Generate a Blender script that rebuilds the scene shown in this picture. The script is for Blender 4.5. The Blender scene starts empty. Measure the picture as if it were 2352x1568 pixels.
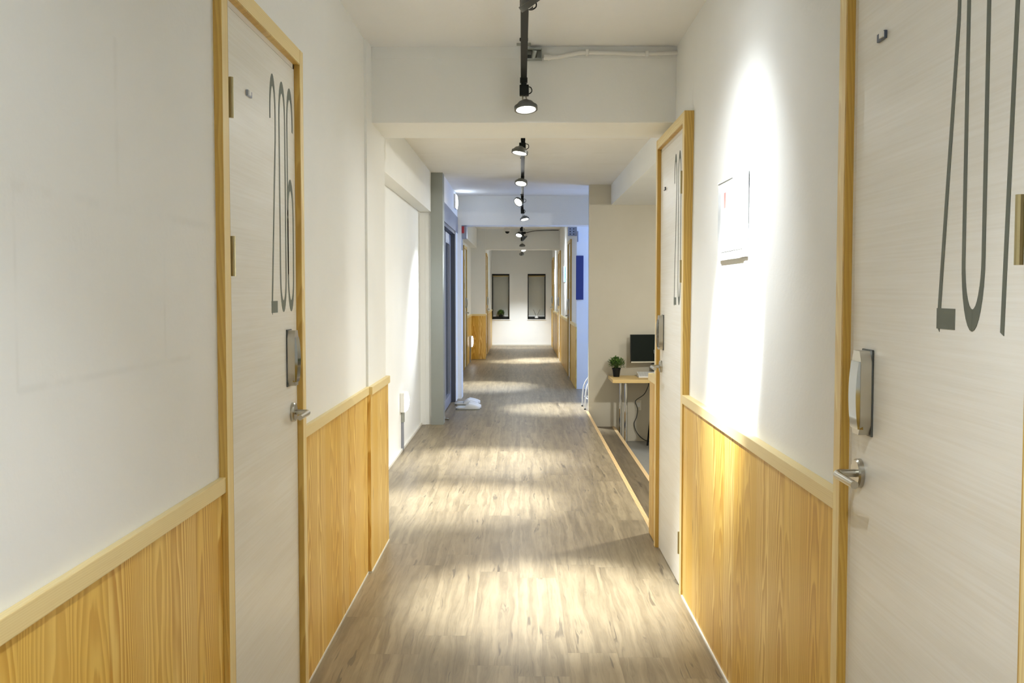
import bpy, bmesh, math, random
from mathutils import Vector, Matrix
random.seed(7)
SC = bpy.context.scene
COL = SC.collection
PI = math.pi

# ------------------------------------------------------------------ node helpers
def lin(c):
    return tuple(((v/255.0)/12.92 if v/255.0 <= .04045 else ((v/255.0+.055)/1.055)**2.4) for v in c) + (1.0,)

class S:
    """a node socket with arithmetic"""
    def __init__(s, nt, k): s.nt, s.k = nt, k
    def m(s, op, *o):
        n = s.nt.nodes.new('ShaderNodeMath'); n.operation = op
        for i, v in enumerate((s,)+o):
            if isinstance(v, S): s.nt.links.new(v.k, n.inputs[i])
            else: n.inputs[i].default_value = v
        return S(s.nt, n.outputs[0])
    def __add__(s, o): return s.m('ADD', o)
    def __sub__(s, o): return s.m('SUBTRACT', o)
    def __mul__(s, o): return s.m('MULTIPLY', o)
    def __truediv__(s, o): return s.m('DIVIDE', o)
    def floor(s): return s.m('FLOOR')
    def frac(s): return s.m('FRACT')

class Mat:
    def __init__(s, name, rough=.5, metal=0., spec=.5):
        s.mat = bpy.data.materials.new(name); s.mat.use_nodes = True
        s.nt = s.mat.node_tree
        s.b = s.nt.nodes['Principled BSDF']
        s.b.inputs['Roughness'].default_value = rough
        s.b.inputs['Metallic'].default_value = metal
        s.b.inputs['Specular IOR Level'].default_value = spec
        tc = s.nt.nodes.new('ShaderNodeTexCoord')
        sp = s.nt.nodes.new('ShaderNodeSeparateXYZ')
        s.nt.links.new(tc.outputs['Object'], sp.inputs[0])
        s.x, s.y, s.z = (S(s.nt, sp.outputs[i]) for i in range(3))
    def vec(s, x, y, z):
        n = s.nt.nodes.new('ShaderNodeCombineXYZ')
        for i, v in enumerate((x, y, z)):
            if isinstance(v, S): s.nt.links.new(v.k, n.inputs[i])
            else: n.inputs[i].default_value = v
        return S(s.nt, n.outputs[0])
    def noise(s, v, scale=1., detail=3., rough=.5):
        n = s.nt.nodes.new('ShaderNodeTexNoise')
        s.nt.links.new(v.k, n.inputs['Vector'])
        n.inputs['Scale'].default_value = scale; n.inputs['Detail'].default_value = detail
        n.inputs['Roughness'].default_value = rough
        return S(s.nt, n.outputs['Fac'])
    def rnd(s, v):
        n = s.nt.nodes.new('ShaderNodeTexWhiteNoise'); n.noise_dimensions = '3D'
        s.nt.links.new(v.k, n.inputs['Vector'])
        return S(s.nt, n.outputs['Value'])
    def voro(s, v, scale=1.):
        n = s.nt.nodes.new('ShaderNodeTexVoronoi')
        s.nt.links.new(v.k, n.inputs['Vector']); n.inputs['Scale'].default_value = scale
        return S(s.nt, n.outputs['Distance'])
    def step(s, f, a, b):
        n = s.nt.nodes.new('ShaderNodeMapRange'); n.interpolation_type = 'SMOOTHSTEP'
        s.nt.links.new(f.k, n.inputs[0])
        n.inputs[1].default_value = a; n.inputs[2].default_value = b
        return S(s.nt, n.outputs[0])
    def mix(s, f, a, b):
        n = s.nt.nodes.new('ShaderNodeMix'); n.data_type = 'RGBA'
        if isinstance(f, S): s.nt.links.new(f.k, n.inputs[0])
        else: n.inputs[0].default_value = f
        for i, v in ((6, a), (7, b)):
            if isinstance(v, S): s.nt.links.new(v.k, n.inputs[i])
            else: n.inputs[i].default_value = v
        return S(s.nt, n.outputs[2])
    def color(s, c):
        if isinstance(c, S): s.nt.links.new(c.k, s.b.inputs['Base Color'])
        else: s.b.inputs['Base Color'].default_value = c
        return s
    def bump(s, h, strength=.2, dist=.002):
        n = s.nt.nodes.new('ShaderNodeBump')
        s.nt.links.new(h.k, n.inputs['Height'])
        n.inputs['Strength'].default_value = strength; n.inputs['Distance'].default_value = dist
        s.nt.links.new(n.outputs[0], s.b.inputs['Normal'])
        return s

def flat(name, rgb, rough=.5, metal=0., spec=.5, var=.06):
    m = Mat(name, rough, metal, spec)
    a = lin(rgb); d = tuple(v*(1-var) for v in a[:3]) + (1.,)
    n = m.noise(m.vec(m.x, m.y, m.z), 35., 3.)
    m.color(m.mix(n, d, a))
    return m.mat

def emit(name, rgb, strength):
    m = Mat(name, .4)
    m.color(lin(rgb))
    m.b.inputs['Emission Color'].default_value = lin(rgb)
    m.b.inputs['Emission Strength'].default_value = strength
    return m.mat

def plaster(name, a, b, bump=.25, boards=0):
    m = Mat(name, .62, spec=.25)
    v = m.vec(m.x, m.y, m.z)
    big = m.noise(v, 1.1, 4., .6)
    fine = m.noise(v, 55., 2., .6)
    c = m.mix(m.step(big, .3, .75), lin(a), lin(b))
    if boards:                                   # faint formwork joints across the slab
        e = ((m.y+m.noise(m.vec(m.x*.5, 0., 0.), 1., 2.)*.05)/boards).frac()
        brk = m.noise(m.vec(m.x*5., m.y*5., 1.), 1., 3., .6)
        c = m.mix(m.step((e-.5).m('ABSOLUTE')*-1., -.014, -.003)*m.step(brk, .44, .66)*.3, c, lin((150, 138, 118)))
    m.color(c)
    m.bump(big*2.0+fine*.6, bump, .004)
    return m.mat

def pine(name, axis, light, mid, dark, board=.13, gap=True, contrast=1.):
    """pine boards: axis = direction of the grain"""
    m = Mat(name, .42, spec=.4)
    if axis == 'z': u, w = m.x+m.y, m.z
    elif axis == 'y': u, w = m.z+m.x*.6, m.y
    else: u, w = m.z+m.y*.6, m.x
    ub = u/board
    row = ub.floor()
    r1 = m.rnd(m.vec(row, 3.1, 1.7)); r2 = m.rnd(m.vec(row, 9.4, 5.2)); r3 = m.rnd(m.vec(row, 1.3, 8.8))
    ul = (ub.frac()-.5)*board + (r1-.5)*board*1.1
    warp = m.noise(m.vec(u*7., w*1.5, r2*20.), 1., 3., .55)
    warp2 = m.noise(m.vec(u*42., w*3.2, r3*20.), 1., 2., .5)
    phase = ul*ul*(430.) + w*(r3*3.2+2.0) + warp*5.0 + warp2*.7 + r2*7.
    fr = phase.frac()
    band = m.step(fr, .05, .78)*m.step(fr*-1., -1., -.86)
    fib = m.noise(m.vec(u*260., w*4., 0.), 1., 3., .6)
    tone = m.noise(m.vec(u*5., w*.5, 2.), 1., 2.)
    c = m.mix(m.step(tone*.6+r2*.5, .25, .85), lin(light), lin(mid))
    c = m.mix(band*.80*contrast*(r1*.6+.5), c, lin(dark))
    c = m.mix(m.step(fib, .52, .8)*.32, c, lin(dark))
    kn = m.voro(m.vec(u*7., w*1.6, 4.), 1.)
    c = m.mix(m.step(kn*-1., -.085, -.03)*.6, c, lin(tuple(v*.66 for v in dark)))
    if gap:
        e = (ub.frac()-.5).m('ABSOLUTE')
        c = m.mix(m.step(e, .496, .5)*.22, c, lin(tuple(v*.62 for v in dark)))
    m.color(c)

    return m.mat

def ash(name, light, mid):
    m = Mat(name, .36, spec=.4)
    fib = m.noise(m.vec(m.x*3., m.y*2.2, m.z*170.), 1., 4., .65)
    wide = m.noise(m.vec(m.x, m.y*1.2, m.z*16.), 1., 3., .6)
    f = m.step(fib*.6+wide*.55, .38, .8)
    m.color(m.mix(f, lin(light), lin(mid)))

    return m.mat

def vinyl_planks(name, tone=1.):
    m = Mat(name, .38, spec=.42)
    W, L = .185, 1.25
    ux = (m.x+10.)/W
    row = ux.floor()
    ro = m.rnd(m.vec(row, 2.3, .4))
    vy = (m.y+20.)/L + ro
    pid = vy.floor()
    r = m.rnd(m.vec(row, pid, 1.1)); r2 = m.rnd(m.vec(row, pid, 6.3))
    w = m.noise(m.vec(m.x*14., m.y*1.3, r*30.), 1., 3., .6)
    fib = m.noise(m.vec(m.x*120.+w*9., m.y*3.4, r*40.), 1., 4., .68)
    soft = m.noise(m.vec(m.x*30.+w*3., m.y*.75, r2*30.), 1., 4., .62)
    blot = m.noise(m.vec(m.x*11., m.y*3.2, 3.), 1., 4., .6)
    c = m.mix(m.step(soft*.75+blot*.25, .3, .7), lin((110, 96, 72)), lin((157, 141, 112)))
    c = m.mix(m.step(fib, .5, .74)*.5, c, lin((84, 72, 55)))
    c = m.mix(r*.22, c, lin((98, 85, 66)))
    # long dark checks and knots of the printed timber
    ck = m.noise(m.vec(m.x*46.+w*6., m.y*2.1, r*17.), 1., 2., .5)
    c = m.mix(m.step(ck, .66, .71)*.6, c, lin((62, 53, 42)))
    kd = m.voro(m.vec(m.x*4.2+w*.25, m.y*1.5, r*3.), 1.)
    ring = ((kd*34.).frac()-.5).m('ABSOLUTE')*2.
    c = m.mix(m.step(kd*-1., -.17, -.06)*ring*.28, c, lin((76, 65, 50)))
    c = m.mix(m.step(kd*-1., -.035, -.012)*.75, c, lin((56, 49, 42)))
    ex = (ux.frac()-.5).m('ABSOLUTE'); ey = (vy.frac()-.5).m('ABSOLUTE')
    seam = m.step(ex, .493, .5).m('MAXIMUM', m.step(ey, .4985, .5))
    c = m.mix(seam*.28, c, lin((66, 57, 45)))
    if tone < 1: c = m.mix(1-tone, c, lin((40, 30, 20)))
    m.color(c)

    return m.mat

# ------------------------------------------------------------------ mesh helpers
class MB:
    def __init__(s): s.bm = bmesh.new()
    def box(s, x0, x1, y0, y1, z0, z1, bev=0.):
        x0, x1 = sorted((x0, x1)); y0, y1 = sorted((y0, y1)); z0, z1 = sorted((z0, z1))
        vs = [s.bm.verts.new(p) for p in ((x0,y0,z0),(x1,y0,z0),(x1,y1,z0),(x0,y1,z0),(x0,y0,z1),(x1,y0,z1),(x1,y1,z1),(x0,y1,z1))]
        fs = [s.bm.faces.new([vs[i] for i in f]) for f in ((3,2,1,0),(4,5,6,7),(0,1,5,4),(1,2,6,5),(2,3,7,6),(3,0,4,7))]
        if bev:
            es = list({e for f in fs for e in f.edges})
            bmesh.ops.bevel(s.bm, geom=es, offset=bev, segments=2, profile=.6, affect='EDGES')
        return s
    def rod(s, a, b, r, n=12, r2=None, caps=True):
        a, b = Vector(a), Vector(b); d = b-a
        q = d.to_track_quat('Z', 'Y')
        r2 = r if r2 is None else r2
        A = [s.bm.verts.new(a+q@Vector((r*math.cos(t), r*math.sin(t), 0))) for t in [2*PI*i/n for i in range(n)]]
        B = [s.bm.verts.new(b+q@Vector((r2*math.cos(t), r2*math.sin(t), 0))) for t in [2*PI*i/n for i in range(n)]]
        for i in range(n):
            s.bm.faces.new((A[i], A[(i+1)%n], B[(i+1)%n], B[i]))
        if caps: s.bm.faces.new(A[::-1]); s.bm.faces.new(B)
        return s
    def tube(s, pts, r, n=10, smooth=6):
        P = [Vector(p) for p in pts]
        if smooth > 1 and len(P) > 2:
            Q = []
            for i in range(len(P)-1):
                p0 = P[max(i-1, 0)]; p1 = P[i]; p2 = P[i+1]; p3 = P[min(i+2, len(P)-1)]
                for k in range(smooth):
                    t = k/smooth
                    Q.append(.5*((2*p1)+(-p0+p2)*t+(2*p0-5*p1+4*p2-p3)*t*t+(-p0+3*p1-3*p2+p3)*t*t*t))
            Q.append(P[-1]); P = Q
        rings = []; ref = None
        for i, p in enumerate(P):
            d = (P[min(i+1, len(P)-1)]-P[max(i-1, 0)]).normalized()
            if ref is None:
                ref = d.orthogonal().normalized()
            ref = (ref-d*ref.dot(d)).normalized()
            o = d.cross(ref)
            rr = r[min(i, len(r)-1)] if isinstance(r, (list, tuple)) else r
            rings.append([s.bm.verts.new(p+(ref*math.cos(t)+o*math.sin(t))*rr) for t in [2*PI*k/n for k in range(n)]])
        for A, B in zip(rings, rings[1:]):
            for k in range(n): s.bm.faces.new((A[k], A[(k+1)%n], B[(k+1)%n], B[k]))
        s.bm.faces.new(rings[0][::-1]); s.bm.faces.new(rings[-1])
        return s
    def lathe(s, prof, n=28, M=None, sy=1.):
        M = M or Matrix()
        rings = []
        for r, z in prof:
            if r < 1e-6: rings.append([s.bm.verts.new(M@Vector((0, 0, z)))])
            else: rings.append([s.bm.verts.new(M@Vector((r*math.cos(2*PI*k/n), sy*r*math.sin(2*PI*k/n), z))) for k in range(n)])
        for A, B in zip(rings, rings[1:]):
            for k in range(n):
                j = (k+1) % n
                if len(A) == 1 and len(B) == 1: continue
                if len(A) == 1: s.bm.faces.new((A[0], B[k], B[j]))
                elif len(B) == 1: s.bm.faces.new((A[k], B[0], A[j]))
                else: s.bm.faces.new((A[k], A[j], B[j], B[k]))
        return s
    def prism(s, pts, d):
        """closed outline (list of 3-D points) pushed along d"""
        d = Vector(d)
        A = [s.bm.verts.new(Vector(p)) for p in pts]; B = [s.bm.verts.new(Vector(p)+d) for p in pts]
        n = len(A)
        s.bm.faces.new(A[::-1]); s.bm.faces.new(B)
        for i in range(n): s.bm.faces.new((A[i], A[(i+1)%n], B[(i+1)%n], B[i]))
        return s
    def loft(s, rings, cap=True):
        R = [[s.bm.verts.new(Vector(p)) for p in r] for r in rings]
        n = len(R[0])
        for A, B in zip(R, R[1:]):
            for k in range(n): s.bm.faces.new((A[k], A[(k+1)%n], B[(k+1)%n], B[k]))
        if cap: s.bm.faces.new(R[0][::-1]); s.bm.faces.new(R[-1])
        return s

def obj(name, mb, mat, parent=None, smooth=False, loc=None):
    """links the collected shapes as ONE mesh; world coordinates become local to the parent's (or loc's) place"""
    bm = mb.bm
    o_loc = Vector((0, 0, 0))
    if parent is not None:
        p = parent
        while p is not None:
            o_loc = o_loc + p.location; p = p.parent
    elif loc is not None: o_loc = Vector(loc)
    bmesh.ops.translate(bm, verts=bm.verts, vec=-o_loc)
    bmesh.ops.recalc_face_normals(bm, faces=bm.faces)
    me = bpy.data.meshes.new(name); bm.to_mesh(me); bm.free()
    mats = mat if isinstance(mat, (list, tuple)) else [mat]
    for k in mats: me.materials.append(k)
    if smooth:
        for p in me.polygons: p.use_smooth = True
        try: me.set_sharp_from_angle(angle=math.radians(smooth if smooth is not True else 40))
        except Exception: pass
    o = bpy.data.objects.new(name, me); COL.objects.link(o)
    if parent is not None: o.parent = parent
    elif loc is not None: o.location = loc
    return o

def tag(o, label, cat, group=None, kind=None):
    if label: o['label'] = label
    if cat: o['category'] = cat
    if group: o['group'] = group
    if kind: o['kind'] = kind
    return o

def thing(name, loc, label, cat, group=None, kind=None, rz=0.):
    o = bpy.data.objects.new(name, None); COL.objects.link(o)
    o.empty_display_size = .05
    o.location = loc; o.rotation_euler.z = rz
    return tag(o, label, cat, group, kind)

def struct(name, mb, mat, label, cat):
    return tag(obj(name, mb, mat), label, cat, None, 'structure')

# ------------------------------------------------------------------ materials
WALL = plaster('white_wall_paint', (238, 240, 239), (243, 244, 243))
def patched_plaster():
    m = Mat('white_wall_paint_with_filled_joints', .62, spec=.25)
    v = m.vec(m.x, m.y, m.z)
    big = m.noise(v, 1.1, 4., .6); fine = m.noise(v, 55., 2., .6); brk = m.noise(v, 7., 3., .6)
    c = m.mix(m.step(big, .3, .75), lin((238, 240, 239)), lin((243, 244, 243)))
    def band(p, c0, hw, q, a, b):
        k = m.step((p-c0).m('ABSOLUTE')*-1., -hw*1.3, -hw*.1)
        return k*q.m('GREATER_THAN', a)*q.m('LESS_THAN', b)
    f = band(m.y, 1.90, .012, m.z, 1.5, 1.81)
    for args in ((m.z, 1.502, .012, m.y, 1.5, 2.5), (m.z, 1.203, .008, m.y, 1.51, 2.3), (m.y, 1.508, .006, m.z, 1.2, 1.5), (m.y, 2.14, .008, m.z, 1.2, 1.5)):
        f = f.m('MAXIMUM', band(*args))
    c = m.mix(f*m.step(brk, .36, .62)*.07, c, lin((150, 150, 142)))
    m.color(c); m.bump(big*2.0+fine*.6, .25, .004)
    return m.mat
WALLP = patched_plaster()
CEIL = plaster('ceiling_paint', (234, 236, 238), (239, 240, 242), .4)
CEILM = plaster('ceiling_paint_with_board_marks', (238, 235, 228), (243, 241, 236), .4, .78)
GREY = plaster('grey_wall_paint', (150, 155, 151), (158, 163, 159), .15)
BEIGE = plaster('beige_wall_paint', (198, 192, 175), (205, 199, 183), .15)
FLOOR = vinyl_planks('grey_brown_vinyl_planks')
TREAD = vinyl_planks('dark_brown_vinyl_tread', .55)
CONC = flat('grey_screed', (150, 150, 144), .6, var=.18)
PANEL = pine('pine_panel_boards', 'z', (240, 211, 130), (224, 184, 84), (186, 131, 28), .165)
RAILM = pine('pine_rail_wood', 'y', (240, 223, 172), (231, 209, 150), (205, 172, 108), .3, False, .22)
RAILX = pine('pine_rail_wood_crosswise', 'x', (240, 223, 172), (231, 209, 150), (205, 172, 108), .3, False, .22)
EDGE = pine('pine_step_edge', 'y', (222, 194, 146), (212, 180, 128), (186, 146, 92), .3, False, .5)
CASE = pine('pine_casing_wood', 'z', (244, 228, 176), (236, 213, 152), (208, 172, 100), .21, False, .6)
CASEH = pine('pine_casing_head_wood', 'y', (244, 228, 176), (236, 213, 152), (208, 172, 100), .3, False, .6)
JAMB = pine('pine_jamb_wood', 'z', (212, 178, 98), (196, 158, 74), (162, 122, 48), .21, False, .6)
LEAF = ash('pale_ash_laminate', (240, 239, 233), (231, 228, 218))
WHITE = flat('white_plastic', (232, 232, 230), .4, var=.02)
CAULK = flat('white_skirting_bead', (226, 224, 214), .5, var=.05)
BLACK = flat('black_metal', (20, 23, 21), .5, 0., .22, .1)
DARK = flat('dark_grey_metal', (70, 74, 72), .4, .3, var=.1)
NUM = flat('grey_green_vinyl', (92, 97, 86), .55, var=.04)
STEEL = flat('brushed_steel', (190, 186, 174), .28, 1., var=.1)
CHROME = flat('polished_chrome', (214, 214, 212), .12, 1., var=.03)
DCHROME = flat('dark_chrome', (150, 152, 150), .07, 1., var=.03)
HINGE = flat('aged_brass', (178, 166, 124), .4, .7, var=.1)
ALU = flat('grey_aluminium', (150, 155, 168), .38, .4, var=.05)
ALUD = flat('dark_aluminium', (84, 90, 104), .4, .4, var=.05)
GALV = flat('galvanised_steel', (176, 180, 174), .4, .5, var=.35)
LED = emit('led_lens', (255, 252, 245), 14.)
HEADM = flat('grey_lamp_metal', (98, 100, 98), .4, .4, var=.05)
LAMPW = emit('lit_white_diffuser', (236, 244, 255), 6.)

# ------------------------------------------------------------------ setting
CZ = 2.53          # ceiling height
CZD = 2.565
XL, XR = -.738, .726

def lean(o, x0=.6):
    for v in o.data.vertices:
        if v.co.x > x0: v.co.x += .0105*max(0, v.co.z)

# floor
f = MB()
f.box(-.90, .90, -3.2, 5.72, -.12, 0)
f.box(-1.14, .735, 5.72, 11.6, -.12, 0)
f.box(-2.3, .757, 11.6, 14.25, -.12, 0); f.box(.757, 3.3, 11.66, 14.25, -.12, 0)
f.box(-1.12, .9, 14.25, 26.0, -.12, 0)
floor = struct('floor', f, FLOOR, 'grey-brown wood-look plank floor running the length of the corridor', 'floor')

f = MB(); f.box(.757, 3.3, 5.72, 11.6, -.42, -.335)
struct('floor_alcove', f, CONC, 'sunken grey floor under the desk beyond the wooden step', 'floor')
st = thing('step', (.9, 8.6, -.335), 'wood-look step down from the corridor into the sunken desk alcove', 'step', kind='structure')
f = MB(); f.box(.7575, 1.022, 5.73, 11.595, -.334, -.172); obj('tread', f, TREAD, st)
f = MB(); f.box(1.022, 1.056, 5.73, 11.595, -.334, -.170, .002); obj('nosing', f, EDGE, st)
f = MB(); f.box(.728, .757, 5.735, 11.598, -.10, .002, .002)
struct('trim_1', f, EDGE, 'pale wood edge strip between corridor floor and step down to the desk', 'trim')

# ceilings
f = MB(); f.box(-1.0, 1.0, -3.2, 5.10, CZ, CZ+.1)
struct('ceiling', f, CEIL, 'white painted ceiling over the near corridor, in front of the first beam', 'ceiling')
f = MB(); f.box(-1.2, 3.3, 5.56, 13.0, CZ, CZ+.1)
struct('ceiling_middle', f, CEILM, 'white painted ceiling between the first and second beams', 'ceiling')
f = MB(); f.box(-2.3, 3.3, 13.0, 14.4, CZD, CZD+.1); f.box(-1.2, .9, 14.4, 26.0, CZD, CZD+.1)
struct('ceiling_far', f, CEIL, 'white ceiling over the far corridor behind the second beam', 'ceiling')

# beams
f = MB(); f.box(-.93, .80, 5.08, 5.58, 2.165, CZ+.05, .004); f.box(-.725, .755, 5.0765, 5.083, 2.474, CZ+.02)
struct('beam', f, WALL, 'white painted beam crossing the corridor, the one nearest to the viewer', 'beam')
f = MB(); f.box(-.80, 3.3, 12.95, 13.27, 2.167, CZD+.05, .004)
struct('beam_middle', f, WALL, 'bluish lit cross beam, second beam down the corridor', 'beam')
f = MB(); f.box(-.99, .79, 20.5, 20.8, 2.165, CZD+.05, .004)
struct('beam_far', f, WALL, 'grey shaded cross beam, farthest of the three, before the end wall', 'beam')

def wall_with_doors(f, x0, x1, y0, y1, zt, doors):
    """boxes of a wall along Y with openings [(ya, yb, head)]"""
    y = y0
    for a, b, h in sorted(doors):
        f.box(x0, x1, y, a, -.1, zt); f.box(x0, x1, a, b, h, zt)
        y = b
    f.box(x0, x1, y, y1, -.1, zt)

# openings: (leaf near edge, leaf far edge)
D206 = (2.58, 3.365); D207 = (1.475, 2.262); D208 = (4.603, 5.390)
DD = (17.74, 18.52); DE = (21.42, 22.20)
DRA = (15.72, 16.46); DRB = (20.02, 20.76); DRC = (24.15, 24.93)
HEAD = 2.062
def op(d): return (d[0]-.03, d[1]+.03, HEAD+.03)

f = MB(); wall_with_doors(f, XL-.16, XL, -3.2, 4.91, CZ+.05, [op(D206)])
f.box(XL-.16, -.7265, 4.91, 5.545, -.1, CZ+.05)
struct('wall_left', f, WALLP, 'white plaster wall with the 206 door, near left of the corridor', 'wall')
f = MB(); wall_with_doors(f, XR, XR+.16, -3.2, 5.72, CZ+.05, [op(D207), op(D208)])
o = struct('wall_right', f, WALL, 'white plaster wall between the 207 door and the desk alcove', 'wall'); lean(o)
f = MB(); f.box(-.95, .95, -3.3, -3.2, -.1, CZ+.05)
struct('wall_back', f, WALL, 'plain white wall closing the corridor behind the viewer', 'wall')

# recess on the left, its soffit, grey pier
f = MB(); f.box(-1.175, -1.015, 5.4, 10.46, -.1, CZ+.05); f.box(-1.015, -.90, 10.44, 10.60, -.1, CZ+.05)
f.box(-1.015, -.965, 10.425, 10.44, -.1, 2.14)
struct('wall_recess', f, WALL, 'set-back white wall between the wood panelling and the grey pier', 'wall')
f = MB(); f.box(-1.015, -.902, 5.56, 10.405, 2.138, CZ+.02, .003)
struct('beam_recess', f, WALL, 'boxed white soffit along the top of the set-back left wall', 'beam')
f = MB(); f.box(-.906, -.785, 10.41, 10.62, -.1, CZ+.02, .003)
struct('pillar', f, GREY, 'narrow grey pier beside the glass sliding door', 'pillar')
# above and beside the glass door
f = MB(); f.box(-.95, -.79, 10.62, 12.96, 2.262, CZ+.05)
f.box(-.95, -.795, 12.62, 12.96, -.1, 2.262); f.box(-1.15, -.745, 12.955, 13.27, -.1, CZD+.05)
struct('wall_glass_door', f, WALL, 'white wall piece above and behind the glass sliding door', 'wall')
f = MB(); f.box(-2.3, -2.2, 10.5, 13.4, -.1, 2.6); f.box(-2.3, -.93, 10.46, 10.56, -.1, 2.6); f.box(-2.3, -1.15, 13.27, 13.4, -.1, 2.6)
f.box(-2.3, -.93, 10.5, 13.3, 2.3, 2.4); f.box(-2.3, -1.14, 10.5, 11.6, -.12, 0)
struct('wall_entry', f, WALL, 'plain entry lobby seen through the glass sliding door', 'wall')

# far corridor
f = MB(); wall_with_doors(f, -1.15, -.99, 13.27, 20.44, CZD+.05, [op(DD)])
f.box(-1.15, -.705, 20.44, 20.60, -.1, CZD+.05)
wall_with_doors(f, -.88, -.735, 20.60, 25.7, CZD+.05, [op(DE)])
struct('wall_far_left', f, WALL, 'white left wall of the far corridor behind the second beam', 'wall')
f = MB(); f.box(-1.0, -.873, 13.28, 20.435, 2.195, CZD+.02, .003)
struct('beam_far_left', f, WALL, 'boxed white soffit above the far left door', 'beam')
f = MB(); wall_with_doors(f, .762, .92, 14.25, 25.7, CZD+.05, [op(DRA), op(DRB), op(DRC)])
f.box(.92, 3.3, 14.25, 14.40, -.1, CZD+.05)
struct('wall_far_right', f, WALL, 'white right wall of the far corridor, turning the corner at the blue board', 'wall')
# end wall with two openings
WX = ((-.723, -.291), (.161, .604)); WZ = (.649, 1.77)
f = MB(); xs = [-.9, WX[0][0], WX[0][1], WX[1][0], WX[1][1], .95]
for i in range(0, 6, 2): f.box(xs[i], xs[i+1], 25.7, 25.9, -.1, CZD+.05)
for a, b in WX: f.box(a, b, 25.7, 25.9, -.1, WZ[0]); f.box(a, b, 25.7, 25.9, WZ[1], CZD+.05)
struct('wall_end', f, WALL, 'pale end wall of the corridor with two narrow windows', 'wall')

# alcove and blue passage
f = MB(); f.box(.757, 3.3, 11.6, 11.70, -.42, CZ+.05)
struct('wall_alcove', f, BEIGE, 'beige wall behind the desk with the monitor', 'wall')
f = MB(); f.box(3.2, 3.35, 5.5, 11.7, -.42, CZ+.05); f.box(.88, 3.3, 5.56, 5.715, -.42, CZ+.05)
struct('wall_alcove_side', f, BEIGE, 'beige side walls of the desk alcove, hidden by the door wall', 'wall')
f = MB(); f.box(1.0, 3.25, 5.72, 11.6, 2.305, CZ+.02)
struct('ceiling_alcove', f, WALL, 'lowered ceiling box over the desk alcove', 'ceiling')
# passage window (daylight comes in here)
f = MB(); f.box(3.2, 3.35, 11.7, 12.75, -.1, CZD+.05); f.box(3.2, 3.35, 14.0, 14.3, -.1, CZD+.05)
f.box(3.2, 3.35, 12.75, 14.0, -.1, .5); f.box(3.2, 3.35, 12.75, 14.0, 2.2, CZD+.05)
struct('wall_passage', f, WALL, 'white wall around the window of the side passage', 'wall')

# skirting bead
f = MB(); f.box(XL, -.729, -3.2, D206[0]-.05, 0, .008); f.box(XL, -.729, D206[1]+.08, 4.91, 0, .008); f.box(-.74, -.7125, 4.905, 5.555, 0, .008)
struct('baseboard_left', f, CAULK, 'thin white bead where left wood panelling meets the floor', 'baseboard')
f = MB(); f.box(.707, XR, -3.2, D207[0]-.08, 0, .008); f.box(.707, XR, D207[1]+.08, D208[0]-.07, 0, .008)
struct('baseboard_right', f, CAULK, 'thin white bead where right wood panelling meets the floor', 'baseboard')
f = MB(); f.box(-.73, .76, 25.688, 25.70, 0, .03)
struct('baseboard_end', f, CAULK, 'low white skirting along the foot of the end wall', 'baseboard')
f = MB(); f.box(-1.015, -1.0, 5.56, 10.42, 0, .02)
struct('baseboard_recess', f, CAULK, 'low white skirting along the set-back left wall', 'baseboard')

# ------------------------------------------------------------------ wood panelling (panel + rail)
TN = [1]
def panelling(label, boxes, rails, railmat=RAILM):
    TN[0] += 1
    b0 = boxes[0]
    r = thing('trim_%d' % TN[0], ((b0[0]+b0[1])/2, (b0[2]+b0[3])/2, 0), label, 'wood panelling', kind='structure')
    f = MB()
    for b in boxes: f.box(*b, .0008)
    obj('panel', f, PANEL, r)
    f = MB()
    for b in rails: f.box(*b, .002)
    obj('rail', f, railmat, r)
    return r
RB, RT = .857, .895
panelling('pine panelling nearest on the left, before the 206 door',
    [(XL, -.7315, -3.2, D206[0]-.05, .006, RB)], [(XL, -.722, -3.2, D206[0]-.05, RB, RT)])
panelling('pine panelling between the 206 door and the white set-back wall, stepping out at its end',
    [(XL, -.7315, D206[1]+.08, 4.905, .006, RB), (-.735, -.7165, 4.905, 5.56, .006, RB)],
    [(XL, -.722, D206[1]+.08, 4.90, RB, RT), (XL, -.706, 4.90, 5.565, RB, RT)])
panelling('pine panelling between the 207 door and the next door on its side',
    [(.713, XR+.01, D207[1]+.07, D208[0]-.06, .006, RB)], [(.7055, XR+.01, D207[1]+.07, D208[0]-.06, RB, RT)])
panelling('pine panelling closest to the viewer, on the near side of the 207 door',
    [(.713, XR+.01, -3.2, D207[0]-.07, .006, RB)], [(.7055, XR+.01, -3.2, D207[0]-.07, RB, RT)])
panelling('short pine panelling wrapping the wall end beside the desk alcove',
    [(.713, XR+.01, D208[1]+.075, 5.735, .006, RB)], [(.7055, XR+.01, D208[1]+.075, 5.745, RB, RT)])
panelling('far left pine panelling between the far left door and the pier',
    [(-.99, -.977, DD[1]+.08, 20.42, .004, RB)], [(-.99, -.967, DD[1]+.08, 20.42, RB, RT)])
panelling('orange pine panelling facing the viewer on the far left pier',
    [(-.99, -.700, 20.425, 20.44, .004, RB)], [(-.99, -.695, 20.415, 20.44, RB, RT)], RAILX)
panelling('last pine panelling on the left, before the end wall',
    [(-.735, -.722, DE[1]+.08, 25.69, .004, RB)], [(-.735, -.712, DE[1]+.08, 25.69, RB, RT)])
panelling('pine panelling left of the far left inner door, on the pier side',
    [(-.735, -.722, 20.61, DE[0]-.08, .004, RB)], [(-.735, -.712, 20.61, DE[0]-.08, RB, RT)])
panelling('pine panelling beside the blue board corner',
    [(.749, .765, 14.245, DRA[0]-.08, .004, RB)], [(.739, .765, 14.24, DRA[0]-.08, RB, RT)])
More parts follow.
